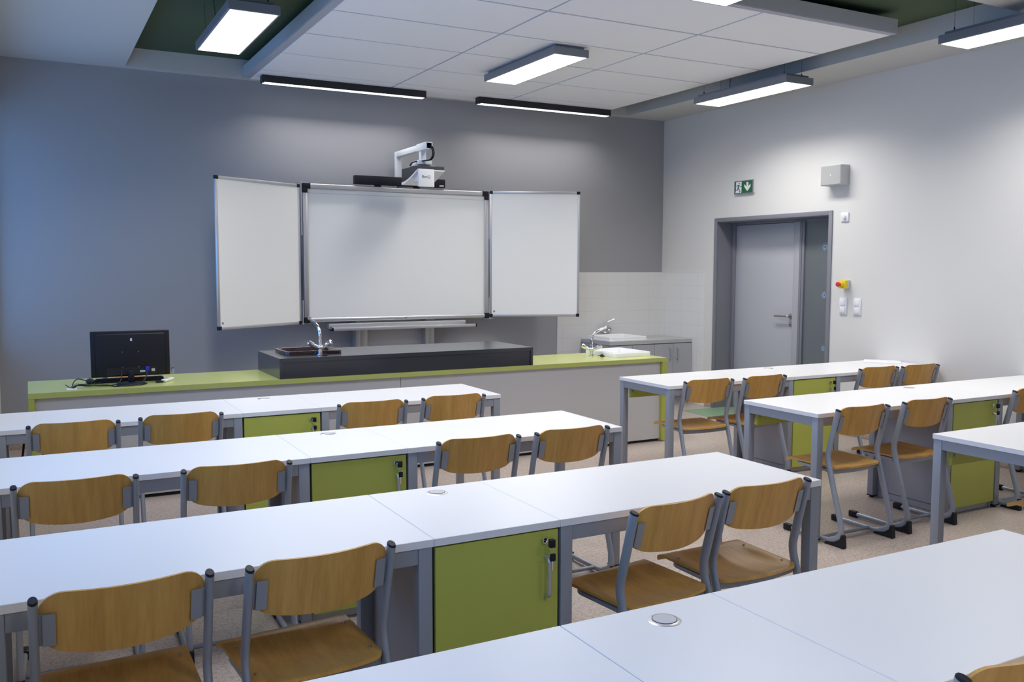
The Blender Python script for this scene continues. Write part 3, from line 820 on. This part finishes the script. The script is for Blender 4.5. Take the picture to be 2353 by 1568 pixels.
# ------------------------------------------------------------------ school chair
def make_chair():
    t = thing('school_chair', 'x', 'chair')
    prof = [(.065, .783), (.133, .508), (.078, .315), (.012, .115), (.030, .022), (.440, .022)]
    for s in (-1, 1):
        x = s * .198
        path = [(x, prof[0][0], prof[0][1])]
        bends = smooth_path([(x, a, b) for a, b in prof[:4]] , .038, 8)[:-1]
        # rounded heel
        a, b, c = Vector((x, .018, .125)), Vector((x, -.006, .026)), Vector((x, .16, .0235))
        heel = [a * (1 - k / 10) ** 2 + b * 2 * (k / 10) * (1 - k / 10) + c * (k / 10) ** 2 for k in range(11)]
        path = bends + heel + [Vector((x, .30, .0225)), Vector((x, .425, .022))]
        bm = B(); sweep(bm, path, .0113, .0190 , seg=16, up=(1, 0, 0))
        # the runner is thinner than the upright
        for v in bm.verts:
            if v.co.y > .10 and v.co.z < .06: v.co.z = .0215 + (v.co.z - .0225) * .72
        sf = obj('side_frame', bm, 'chair_paint', t, angle=60)
        bm = B(); top = Vector((x, .065, .783)); d = (top - Vector((x, .133, .508))).normalized()
        sweep(bm, [top - d * .004, top + d * .004, top + d * .007], .0111, .0186, seg=16, up=(1, 0, 0), scale=[1, 1, .88]); obj('end_cap', bm, 'black', t)
        # back bracket: wraps from the upright behind the plywood
        bm = B()
        za, zb = .660, .748
        def yb(z): return .065 + (.783 - z) * (.068 / .275)
        for (u0, u1, dy0, dy1) in ((.190, .178, -.002, .008), (.180, .152, -.010, -.0065)):
            P = []
            for z in (za, zb):
                yy = yb(z)
                P.append([Vector((s * u0, yy + dy0, z)), Vector((s * u1, yy + dy0 - .004 * (u0 < .185), z)), Vector((s * u1, yy + dy1 - .004 * (u0 < .185), z)), Vector((s * u0, yy + dy1, z))])
            lo, hi = [[bm.verts.new(p) for p in q] for q in P]
            bm.faces.new(lo); bm.faces.new(hi[::-1])
            for k in range(4): bm.faces.new((lo[k], hi[k], hi[(k + 1) % 4], lo[(k + 1) % 4]))
        obj('back_bracket', bm, 'chair_paint', t)
        bm = B()
        prism(bm, [Vector((x - .0135, -.012, .003)), Vector((x - .0135, .125, .001)), Vector((x - .0135, .118, .012)), Vector((x - .0135, .055, .020)), Vector((x - .0135, .016, .046)), Vector((x - .0135, .006, .078)), Vector((x - .0135, -.006, .074))], (.027, 0, 0))
        obj('rear_foot', bm, 'black', t)
        bm = B(); add_box(bm, x - .0145, x + .0145, .385, .447, .001, .040, 0, .006, 2); obj('front_foot', bm, 'black', t)
        # seat rail
        bm = B(); xr = s * .172
        sweep(bm, smooth_path([(s * .189, .128, .424), (xr, .150, .424), (xr, .365, .428), (s * .130, .400, .428), (s * .0, .402, .428)], .05), .010, .0145, seg=10, up=(0, 0, 1), sq=True)
        for v in bm.verts: pass
        obj('seat_rail', bm, 'chair_paint', t)
    bm = B(); sweep(bm, [(-.190, .165, .024), (.190, .165, .024)], .0105, seg=12); obj('cross_bar', bm, 'chair_paint', t)
    bm = B()
    n = 10
    lo = []
    for k in range(n + 1):
        u = -1 + 2 * k / n
        y = .122 - .022 * (1 - u * u)
        lo.append((u * .189, y))
    for (xa, ya), (xb, yb_) in zip(lo, lo[1:]):
        t2 = bmesh.new(); bmesh.ops.create_cube(t2, size=1)
        for v in t2.verts:
            f = v.co.x + .5; yy = ya + (yb_ - ya) * f
            v.co = Vector((xa + (xb - xa) * f, yy + (v.co.y) * .006, .422 + v.co.z * .034))
        merge(bm, t2)
    obj('rear_rail', bm, 'chair_paint', t)
    # plywood back: curved, rounded outline
    nx, nz = 34, 12
    bm = B()
    def half(v):                      # half width at height fraction v (0 bottom, 1 top)
        return .189
    def zt(u):
        w = max(0, (abs(u) - .70) / .30); return .804 - .060 * (1 - math.sqrt(max(0, 1 - w ** 2.0)))
    def zb(u):
        w = max(0, (abs(u) - .62) / .38); return .627 + .020 * u * u + .046 * (1 - math.sqrt(max(0, 1 - w ** 2.2)))
    rows = {0: [], 1: []}
    th = .010
    for side_ in (0, 1):
        for j in range(nz + 1):
            row = []
            for i in range(nx + 1):
                u = -1 + 2 * i / nx
                u = math.sin(u * PI / 2) * .8 + u * .2
                z = zb(u) + (zt(u) - zb(u)) * j / nz
                x = u * .189
                base = .065 + (.783 - z) * (.068 / .275)
                y = base + .010 - .046 * (1 - u * u) ** 1.2 + .012 * max(0, (z - .77) / .035) * (1 - u * u)*0
                row.append(bm.verts.new((x, y + (th / 2 if side_ else -th / 2), z)))
            rows[side_].append(row)
    for sd in (0, 1):
        for j in range(nz):
            for i in range(nx):
                q = (rows[sd][j][i], rows[sd][j][i + 1], rows[sd][j + 1][i + 1], rows[sd][j + 1][i])
                bm.faces.new(q if sd == 0 else q[::-1])
    def strip(a, b):
        for k in range(len(a) - 1): bm.faces.new((a[k], a[k + 1], b[k + 1], b[k]))
    strip(rows[0][0], rows[1][0]); strip(rows[0][nz], rows[1][nz])
    strip([r_[0] for r_ in rows[0]], [r_[0] for r_ in rows[1]]); strip([r_[nx] for r_ in rows[0]], [r_[nx] for r_ in rows[1]])
    obj('backrest', bm, 'wood', t, angle=50)
    # plywood seat with a dished sitting area and a thick rolled front
    bm = B(); nx, ny = 28, 30
    Y0, Y1 = .080, .452
    def sz(u, v):
        z = .449 + .006 * v
        dish = .017 * max(0, 1 - (u * 1.15) ** 4) * math.sin(PI * min(1, max(0, (v - .04) / .80))) ** .8
        lip = .004 * max(0, 1 - ((v - .1) / .25) ** 2) if v < .35 else 0
        roll = -.012 * max(0, (v - .90) / .10) ** 2
        return z - dish + roll
    def sx_(v):
        return .186 + .010 * v - .03 * max(0, (.10 - v) / .10) ** 2
    top, bot = [], []
    for j in range(ny + 1):
        v = j / ny
        rt, rb = [], []
        for i in range(nx + 1):
            u = -1 + 2 * i / nx
            back = Y0 - .018 * (1 - u * u)          # bowed rear edge
            y = back + (Y1 - back) * v
            x = u * sx_(v)
            z = sz(u, v)
            thick = .011 + .013 * max(0, (v - .88) / .12) ** .6 * (1 if v > .88 else 0)
            if v > .97: thick *= .72; 
            rt.append(bm.verts.new((x, y, z))); rb.append(bm.verts.new((x, y, z - thick)))
        top.append(rt); bot.append(rb)
    for j in range(ny):
        for i in range(nx):
            bm.faces.new((top[j][i], top[j][i + 1], top[j + 1][i + 1], top[j + 1][i])); bm.faces.new((bot[j][i], bot[j + 1][i], bot[j + 1][i + 1], bot[j][i + 1]))
    strip(top[0], bot[0]); strip(top[ny], bot[ny]); strip([r_[0] for r_ in top], [r_[0] for r_ in bot]); strip([r_[nx] for r_ in top], [r_[nx] for r_ in bot])
    seat = obj('seat', bm, 'wood', t, angle=50)
    for (u, v) in ((-.165, .15), (.165, .15), (-.165, .36), (.165, .36)):
        bm = B(); add_cyl(bm, (u, v, .4515 + .006 * (v - .08) / .37), .005, .003, 'z', 10, 0, .004); obj('rivet', bm, 'steel', seat)
    return t

CHAIR = make_chair()
def widen(o, k):
    for ch in o.children:
        if ch.type == 'MESH': ch.data.transform(Matrix.Diagonal((k, 1, 1, 1)))
        widen(ch, k)
widen(CHAIR, 1.05)
GL, GR = 'beech chairs at the left block of tables', 'beech chairs at the right block of tables'
# x centre, y of the caps, turn in degrees
CH = [
 (.184, 5.085, -2, 'leftmost beech chair at the table row next to the green desk', GL),
 (.711, 5.105, -1.5, 'beech chair left of the front green cabinet, next to the green desk', GL),
 (1.788, 5.065, -1.5, 'beech chair right of the front green cabinet, next to the green desk', GL),
 (2.324, 5.080, 0, 'beech chair at the right end of the table row next to the green desk', GL),
 (.134, 3.713, -1.5, 'leftmost beech chair at the second table row of the left block', GL),
 (.725, 3.695, -2.5, 'beech chair left of the green cabinet in the second left row', GL),
 (1.850, 3.758, -1, 'beech chair right of the green cabinet in the second left row', GL),
 (2.369, 3.759, .5, 'beech chair at the right end of the second left row', GL),
 (.190, 2.424, 1.8, 'large beech chair at the bottom left corner of the photo', GL),
 (.705, 2.425, 4.2, 'large foreground beech chair just left of the nearest green cabinet door', GL),
 (1.945, 2.405, 8.0, 'turned foreground beech chair just right of the nearest green cabinet door', GL),
 (2.406, 2.452, 1.5, 'foreground beech chair at the right end of the third left row', GL),
 (1.812, 1.090, 0, 'beech chair of which only the back top shows at the bottom right corner', GL),
 (4.279, 4.966, -3, 'beech chair at the free left end of the front right row', GR),
 (4.800, 4.950, 2.5, 'beech chair second from the aisle in the front right row', GR),
 (6.050, 4.966, -2, 'beech chair right of the green cabinet in the front right row', GR),
 (6.507, 4.930, -2, 'beech chair next to the white wall in the front right row', GR),
 (4.249, 3.587, .5, 'fully visible beech chair at the free left end of the second right row', GR),
 (4.832, 3.602, -.5, 'beech chair second from the aisle in the second right row', GR),
 (5.925, 3.612, 0, 'beech chair cut off by the right edge of the photo, second right row', GR),
 (4.42, 2.29, 0, 'beech chair whose seat front shows under the nearest right table', GR),
]
for i, (x, y, a, lab, g) in enumerate(CH):
    ar = R(a)
    # the listed y is that of the caps; the chair's origin is at its heels
    ox, oy = x + math.sin(ar) * .065, y - math.cos(ar) * .065
    place(CHAIR, i > 0, (ox, oy, 0), ar, lab, g)
c = copy_tree(CHAIR); c.location = (.787, 7.62, 0); c.rotation_euler = (0, 0, R(180)); c['label'] = "beech chair behind the green desk, mostly hidden by the monitor"
if 'group' in c: del c['group']

# ------------------------------------------------------------------ student tables
TL, TD = 1.208, .612
def make_table():
    t = thing('student_table', 'x', 'table')
    x, y = TL / 2, TD / 2
    bm = B(); add_box(bm, -x, x, -y, y, TZ - .025, TZ, 0, .0012, 1); obj('tabletop', bm, 'laminate', t)
    w = .046; i = .004
    for sx in (-1, 1):
        for sy in (-1, 1):
            bm = B(); cx, cy = sx * (x - i - w / 2), sy * (y - i - w / 2)
            add_box(bm, cx - w / 2, cx + w / 2, cy - w / 2, cy + w / 2, .018, TZ - .0255, 0, .002, 2)
            lg = obj('leg', bm, 'steel_paint', t)
            bm = B(); add_box(bm, cx - w / 2 - .001, cx + w / 2 + .001, cy - w / 2 - .001, cy + w / 2 + .001, .012, .0185); add_cyl(bm, (cx, cy, .007), .017, .012, 'z', 16)
            obj('foot_glide', bm, 'black', lg)
    for sy in (-1, 1):
        bm = B(); cy = sy * (y - i - w / 2); add_box(bm, -x + i + w + .0005, x - i - w - .0005, cy - w / 2 + .002, cy + w / 2 - .001, TZ - .0765, TZ - .0255, 0, .0015, 1)
        obj('long_rail', bm, 'steel_paint', t)
    for sx in (-1, 1):
        bm = B(); cx = sx * (x - i - w / 2); add_box(bm, cx - w / 2 + .001, cx + w / 2 - .001, -y + i + w + .0005, y - i - w - .0005, TZ - .0765, TZ - .0255, 0, .0015, 1)
        obj('end_rail', bm, 'steel_paint', t)
    bm = B(); add_box(bm, -x + i + w + .002, x - i - w - .002, y - .075, y - .057, .605, TZ - .027); mp = obj('modesty_panel', bm, 'green', t)
    bm = B()
    for sx in (-1, 1): add_cyl(bm, (sx * (x - .075), y - .078, .655), .008, .006, 'y', 12)
    obj('panel_bolt', bm, 'steel', mp)
    return t
TABLE = make_table()
CW = .452
def make_cabinet():
    t = thing('desk_cabinet', 'x', 'cabinet')
    x, y = CW / 2, TD / 2
    bm = B(); add_box(bm, -x - .001, x + .001, -y, y, TZ - .025, TZ, 0, .0012, 1); obj('cabinet_top', bm, 'laminate', t)
    bm = B(); add_box(bm, -x + .001, x - .001, -y + .026, y - .010, .042, TZ - .0265, 0, .001, 1)
    add_box(bm, -x + .001, -x + .019, -y + .026, y - .010, .003, .05); add_box(bm, x - .019, x - .001, -y + .026, y - .010, .003, .05)
    obj('carcass', bm, 'carcass', t)
    bm = B(); add_box(bm, -x + .02, x - .02, -y + .036, -y + .05, 0.002, .041); obj('plinth', bm, 'counter', t)
    bm = B(); add_box(bm, -x + .004, x - .004, -y + .006, -y + .024, .046, TZ - .031, 0, .001, 1); dr = obj('door', bm, 'green', t)
    bm = B(); add_box(bm, -x + .0015, x - .0015, -y + .0242, -y + .0258, .044, TZ - .027); obj('door_gap', bm, 'dark_gap', t)
    hx, hy = x - .052, -y + .006
    bm = B(); sweep(bm, smooth_path([(hx, hy, .508), (hx, hy - .030, .512), (hx, hy - .030, .640), (hx, hy, .644)], .026, 8), .0065, .0045, seg=12, up=(1, 0, 0)); obj('handle', bm, 'alu', dr)
    bm = B(); add_cyl(bm, (hx - .004, hy - .004, .697), .0115, .009, 'y', 20, 0, None, .0015); obj('lock', bm, 'chrome', dr)
    bm = B(); cx, cy = .008, y - .09
    for k in range(1): add_cyl(bm, (cx, cy, TZ + .0012), .041, .0030, 'z', 40, 0, .036)
    g = obj('cable_grommet', bm, 'alu', t)
    bm = B(); add_cyl(bm, (cx, cy, TZ + .0032), .0285, .002, 'z', 36, 1); add_cyl(bm, (cx, cy, TZ + .0026), .0305, .0018, 'z', 36, 0)
    obj('grommet_lid', bm, ['projector_dark', 'plastic_grey'], g)
    return t
CAB = make_cabinet()
def make_keys():
    t = thing('key_ring', 'x', 'keys')
    bm = B(); add_cyl(bm, (0, -.012, 0), .0025, .016, 'y', 8); k1 = obj('key', bm, 'chrome', t)
    bm = B(); add_box(bm, -.002, .018, -.034, -.016, -.016, .012, 0, .003, 2); obj('key_head', bm, 'black', k1)
    bm = B()
    n = 24
    pth = [(.012 + .011 * math.cos(2 * PI * k / n), -.026, -.026 + .014 * math.sin(2 * PI * k / n)) for k in range(n + 1)]
    sweep(bm, pth, .0008, seg=6); obj('ring', bm, 'chrome', t)
    bm = B(); add_box(bm, .006, .012, -.0275, -.0255, -.092, -.058); k2 = obj('key', bm, 'chrome', t)
    bm = B(); add_box(bm, .001, .020, -.032, -.022, -.062, -.037, 0, .003, 2); obj('key_head', bm, 'black', k2)
    return t
KEYS = make_keys()

rows = [ # seam left, seam right, near edge y, name, has left, cabinet, right, key turn
 ('L', 1.060, 1.514, 5.212, 'table row next to the green desk', (1, 1, 1)),
 ('L', 1.068, 1.522, 3.846, 'second table row of the left block', (1, 1, 1)),
 ('L', 1.077, 1.532, 2.504, 'third table row of the left block', (1, 1, 1)),
 ('L', 1.070, 1.526, 1.136, 'nearest table row at the bottom of the photo', (1, 1, 1)),
 ('R', 5.181, 5.637, 5.030, 'front table row of the right block', (1, 1, 1)),
 ('R', 5.181, 5.637, 3.668, 'second table row of the right block', (1, 1, 1)),
 ('R', 5.225, 5.68, 2.346, 'nearest table row of the right block', (1, 0, 0)),
]
ti = ci = 0
for (blk, s1, s2, yn, nm, has) in rows:
    g1 = 'white two-seat tables'; yc = yn + TD / 2
    if has[0]:
        k = 1.024 if blk == 'L' and yn > 3 else 1.0
        tb = place(TABLE, ti > 0, (s1 - TL * k / 2 - .001, yc, 0), 0, 'white table left of the cabinet, ' + nm if has[1] else 'white table cut off by the right photo edge, ' + nm, g1); tb.scale = (k, 1, 1); ti += 1
    if has[2]:
        place(TABLE, ti > 0, (s2 + TL / 2 + .001, yc, 0), 0, 'white table right of the cabinet, ' + nm, g1); ti += 1
    if has[1]:
        xc = (s1 + s2) / 2
        vis = 'cabinet with lime green door, ' if yn > 2 else 'white cabinet top with grommet, '
        place(CAB, ci > 0, (xc, yc, 0), 0, vis + nm, 'desk cabinets between the tables')
        if yn > 2:
            kl = 'black-headed keys in the green door, ' + nm
            place(KEYS, ci > 0, (xc + CW / 2 - .056, yn - .0035, .697), 0, kl, 'key rings in the cabinet locks')
        ci += 1

# paper on the front right table, cords under the front left table
bm = B(); add_box(bm, -.125, .125, -.155, .155, .0006, .006, 0, .0008)
tag(obj('paper_stack', bm, 'paper', loc=(6.70, 5.47, TZ), rot=(0, 0, R(38))), 'white sheets of paper lying on the table by the white wall', 'paper')
for k, (pts, lab) in enumerate((([(-.05, 5.60, .728), (-.052, 5.60, .60), (-.075, 5.60, .48), (-.12, 5.60, .38), (-.19, 5.60, .33), (-.235, 5.60, .33)], 'black cord curving down under the left end of the front table'),
                                ([(.045, 5.62, .728), (.040, 5.62, .60), (.045, 5.64, .48), (.045, 5.66, .36), (-.02, 5.70, .29), (-.14, 5.74, .28), (-.235, 5.75, .29)], 'straight black cord hanging under the left end of the front table'))):
    bm = B(); sweep(bm, spline(pts, 8), .006, seg=8); tag(obj('hanging_cable', bm, 'black'), lab, 'cable', 'cords under the front left table')

# ------------------------------------------------------------------ things on the right wall
es = thing('exit_sign', 'green emergency exit sign with running figure and down arrow', 'sign', (WR, 7.43, 2.46)); ef = rel(es)
ey0, ey1, ez0, ez1 = 7.575, 7.290, 2.392, 2.530
XF = WR - .030
bm = B(); add_box(bm, XF + .004, WR - .0005, ey1, ey0, ez0 + .002, ez1 - .002, 0, .003); ef('sign_housing', bm, 'plastic_white')
bm = B(); add_box(bm, XF, XF + .010, ey1 - .002, ey0 + .002, ez0 - .002, ez1 + .002, 0, .001, 1); ef('sign_frame', bm, 'door_frame')
bm = B(); add_box(bm, XF - .001, XF + .004, ey1 + .006, ey0 - .006, ez0 + .006, ez1 - .006); face = ef('sign_face', bm, 'sign_green')
def uv(px, py):
    u = (px - 370) / 1065.; tp = 490 - .131 * (px - 370); bt = 1250 - .094 * (px - 370)
    return u, (bt - py) / (bt - tp)
def sp(px, py, d=0):
    u, v = uv(px, py)
    return Vector((XF - .001 - d, ey0 + (ey1 - ey0) * u, ez0 + (ez1 - ez0) * v))
bm = B(); prism(bm, [sp(475, 530), sp(795, 490), sp(795, 1130), sp(760, 1165), sp(440, 1185), sp(470, 1040)], (-.0008, 0, 0)); ef('doorway_symbol', bm, 'sign_white', face)
bm = B(); prism(bm, [sp(*q) for q in ((1075, 510), (1185, 500), (1185, 755), (1305, 600), (1305, 770), (1150, 1030), (1110, 1030), (955, 800), (950, 640), (1080, 770))], (-.0008, 0, 0)); ef('arrow_symbol', bm, 'sign_white', face)
bm = B()
def limb(pts, w):
    for (a, b) in zip(pts, pts[1:]):
        A, C_ = Vector(a), Vector(b); dd = (C_ - A).normalized(); n_ = Vector((-dd.y, dd.x)) * w / 2; A2 = A - dd * w * .3; C2 = C_ + dd * w * .3
        prism(bm, [sp(*(A2 + n_), .0009), sp(*(C2 + n_), .0009), sp(*(C2 - n_), .0009), sp(*(A2 - n_), .0009)], (-.0006, 0, 0))
limb([(635, 705), (560, 710), (512, 800)], 34); limb([(640, 705), (725, 785), (800, 775)], 34); limb([(628, 715), (605, 870)], 62)
limb([(600, 870), (578, 985), (445, 1003)], 42); limb([(620, 870), (668, 965), (712, 1065), (695, 1130)], 42)
prism(bm, [sp(668 + 34 * math.cos(k * PI / 6), 612 + 42 * math.sin(k * PI / 6), .0009) for k in range(12)], (-.0006, 0, 0))
ef('running_figure', bm, 'sign_green', face)

sk = thing('wall_speaker', 'pale grey box loudspeaker high on the white wall', 'speaker', (WR, 6.157, 2.47)); kf2 = rel(sk)
bm = B(); add_box(bm, WR - .118, WR - .0005, 6.036, 6.278, 2.378, 2.564, 0, .003); kf2('speaker_housing', bm, 'plastic_grey')
bm = B(); add_box(bm, WR - .121, WR - .117, 6.040, 6.274, 2.382, 2.560, 0, .001, 1); kf2('grille', bm, 'grille')
bm = B(); add_box(bm, WR - .1225, WR - .120, 6.150, 6.162, 2.466, 2.478); kf2('badge', bm, 'plastic_white')

th_ = thing('thermostat', 'small square white wall thermostat with a turning knob', 'thermostat', (WR, 6.07, 2.078)); tf = rel(th_)
bm = B(); add_box(bm, WR - .012, WR - .0005, 6.026, 6.117, 2.034, 2.121, 0, .003); tf('base_plate', bm, 'plastic_white')
bm = B(); add_cyl(bm, (WR - .022, 6.070, 2.078), .018, .024, 'x', 24, 0, None, .003); add_box(bm, WR - .036, WR - .032, 6.067, 6.073, 2.062, 2.094); tf('knob', bm, 'plastic_white')

eb = thing('emergency_switch', 'yellow box with red emergency stop button on the white wall', 'button', (WR, 6.03, 1.44)); bf = rel(eb)
bm = B(); add_box(bm, WR - .032, WR - .0005, 5.985, 6.066, 1.403, 1.481, 0, .003); bf('button_base', bm, 'plastic_grey')
bm = B(); add_box(bm, WR - .072, WR - .032, 5.985, 6.066, 1.403, 1.481, 0, .004); bf('button_box', bm, 'yellow')
bm = B(); add_cyl(bm, (WR - .084, 6.026, 1.442), .026, .024, 'x', 24, 0, None, .003); bf('button_collar', bm, 'yellow')
bm = B(); add_cyl(bm, (WR - .106, 6.026, 1.442), .014, .03, 'x', 20); add_cyl(bm, (WR - .122, 6.026, 1.442), .023, .018, 'x', 24, 0, None, .006); bf('push_button', bm, 'red')

def switch(y, label, grp='double wall switches by the door'):
    t = thing('light_switch', label, 'switch', (WR, y, 1.233), 0, grp); f = rel(t)
    bm = B(); add_box(bm, WR - .011, WR - .0005, y - .043, y + .043, 1.154, 1.313, 0, .003); f('switch_plate', bm, 'plastic_white')
    for z in (1.268, 1.198):
        bm = B(); add_box(bm, WR - .017, WR - .0105, y - .029, y + .029, z - .029, z + .029, 0, .003); f('rocker', bm, 'plastic_white')
switch(6.058, 'white double switch directly below the yellow emergency button')
switch(5.894, 'white double switch right of the one below the emergency button')

# ------------------------------------------------------------------ daylight, camera, colour
w = bpy.data.worlds.new('sky'); S.world = w; w.use_nodes = True
bg = w.node_tree.nodes['Background']; bg.inputs['Color'].default_value = (0.195, 0.44, 0.94, 1); bg.inputs['Strength'].default_value = 3.0
for i, (a, b) in enumerate(WIN):
    l = bpy.data.lights.new('window_portal', 'AREA'); l.shape = 'RECTANGLE'; l.size = WZ1 - WZ0; l.size_y = b - a
    l.cycles.is_portal = True
    o = bpy.data.objects.new('window_portal', l); COL.objects.link(o)
    o.location = (WL - .29, (a + b) / 2, (WZ0 + WZ1) / 2); o.rotation_euler = (0, R(-90), 0)

cam = bpy.data.cameras.new('camera'); co_ = bpy.data.objects.new('camera', cam); COL.objects.link(co_)
ya, pi_, ro = R(28.284), R(4.711), R(0.135)
fw = Vector((math.sin(ya) * math.cos(pi_), math.cos(ya) * math.cos(pi_), -math.sin(pi_)))
rt = Vector((math.cos(ya), -math.sin(ya), 0)); up = rt.cross(fw)
r2 = rt * math.cos(ro) + up * math.sin(ro); u2 = -rt * math.sin(ro) + up * math.cos(ro)
mm = Matrix((r2, u2, -fw)).transposed().to_4x4(); mm.translation = Vector((0, 0, 1.598))
co_.matrix_world = mm
cam.sensor_fit = 'HORIZONTAL'; cam.sensor_width = 36; cam.lens = 2066.0 / 2353 * 36
cam.clip_start = .02; cam.clip_end = 60
S.camera = co_
S.view_settings.view_transform = 'Standard'; S.view_settings.look = 'None'
S.view_settings.gamma = 1; S.view_settings.exposure = 0.10; S.view_settings.use_curve_mapping = False
try:
    S.cycles.max_bounces = 10; S.cycles.diffuse_bounces = 6; S.cycles.caustics_reflective = False; S.cycles.caustics_refractive = False
    S.cycles.sample_clamp_indirect = 4
except Exception: pass
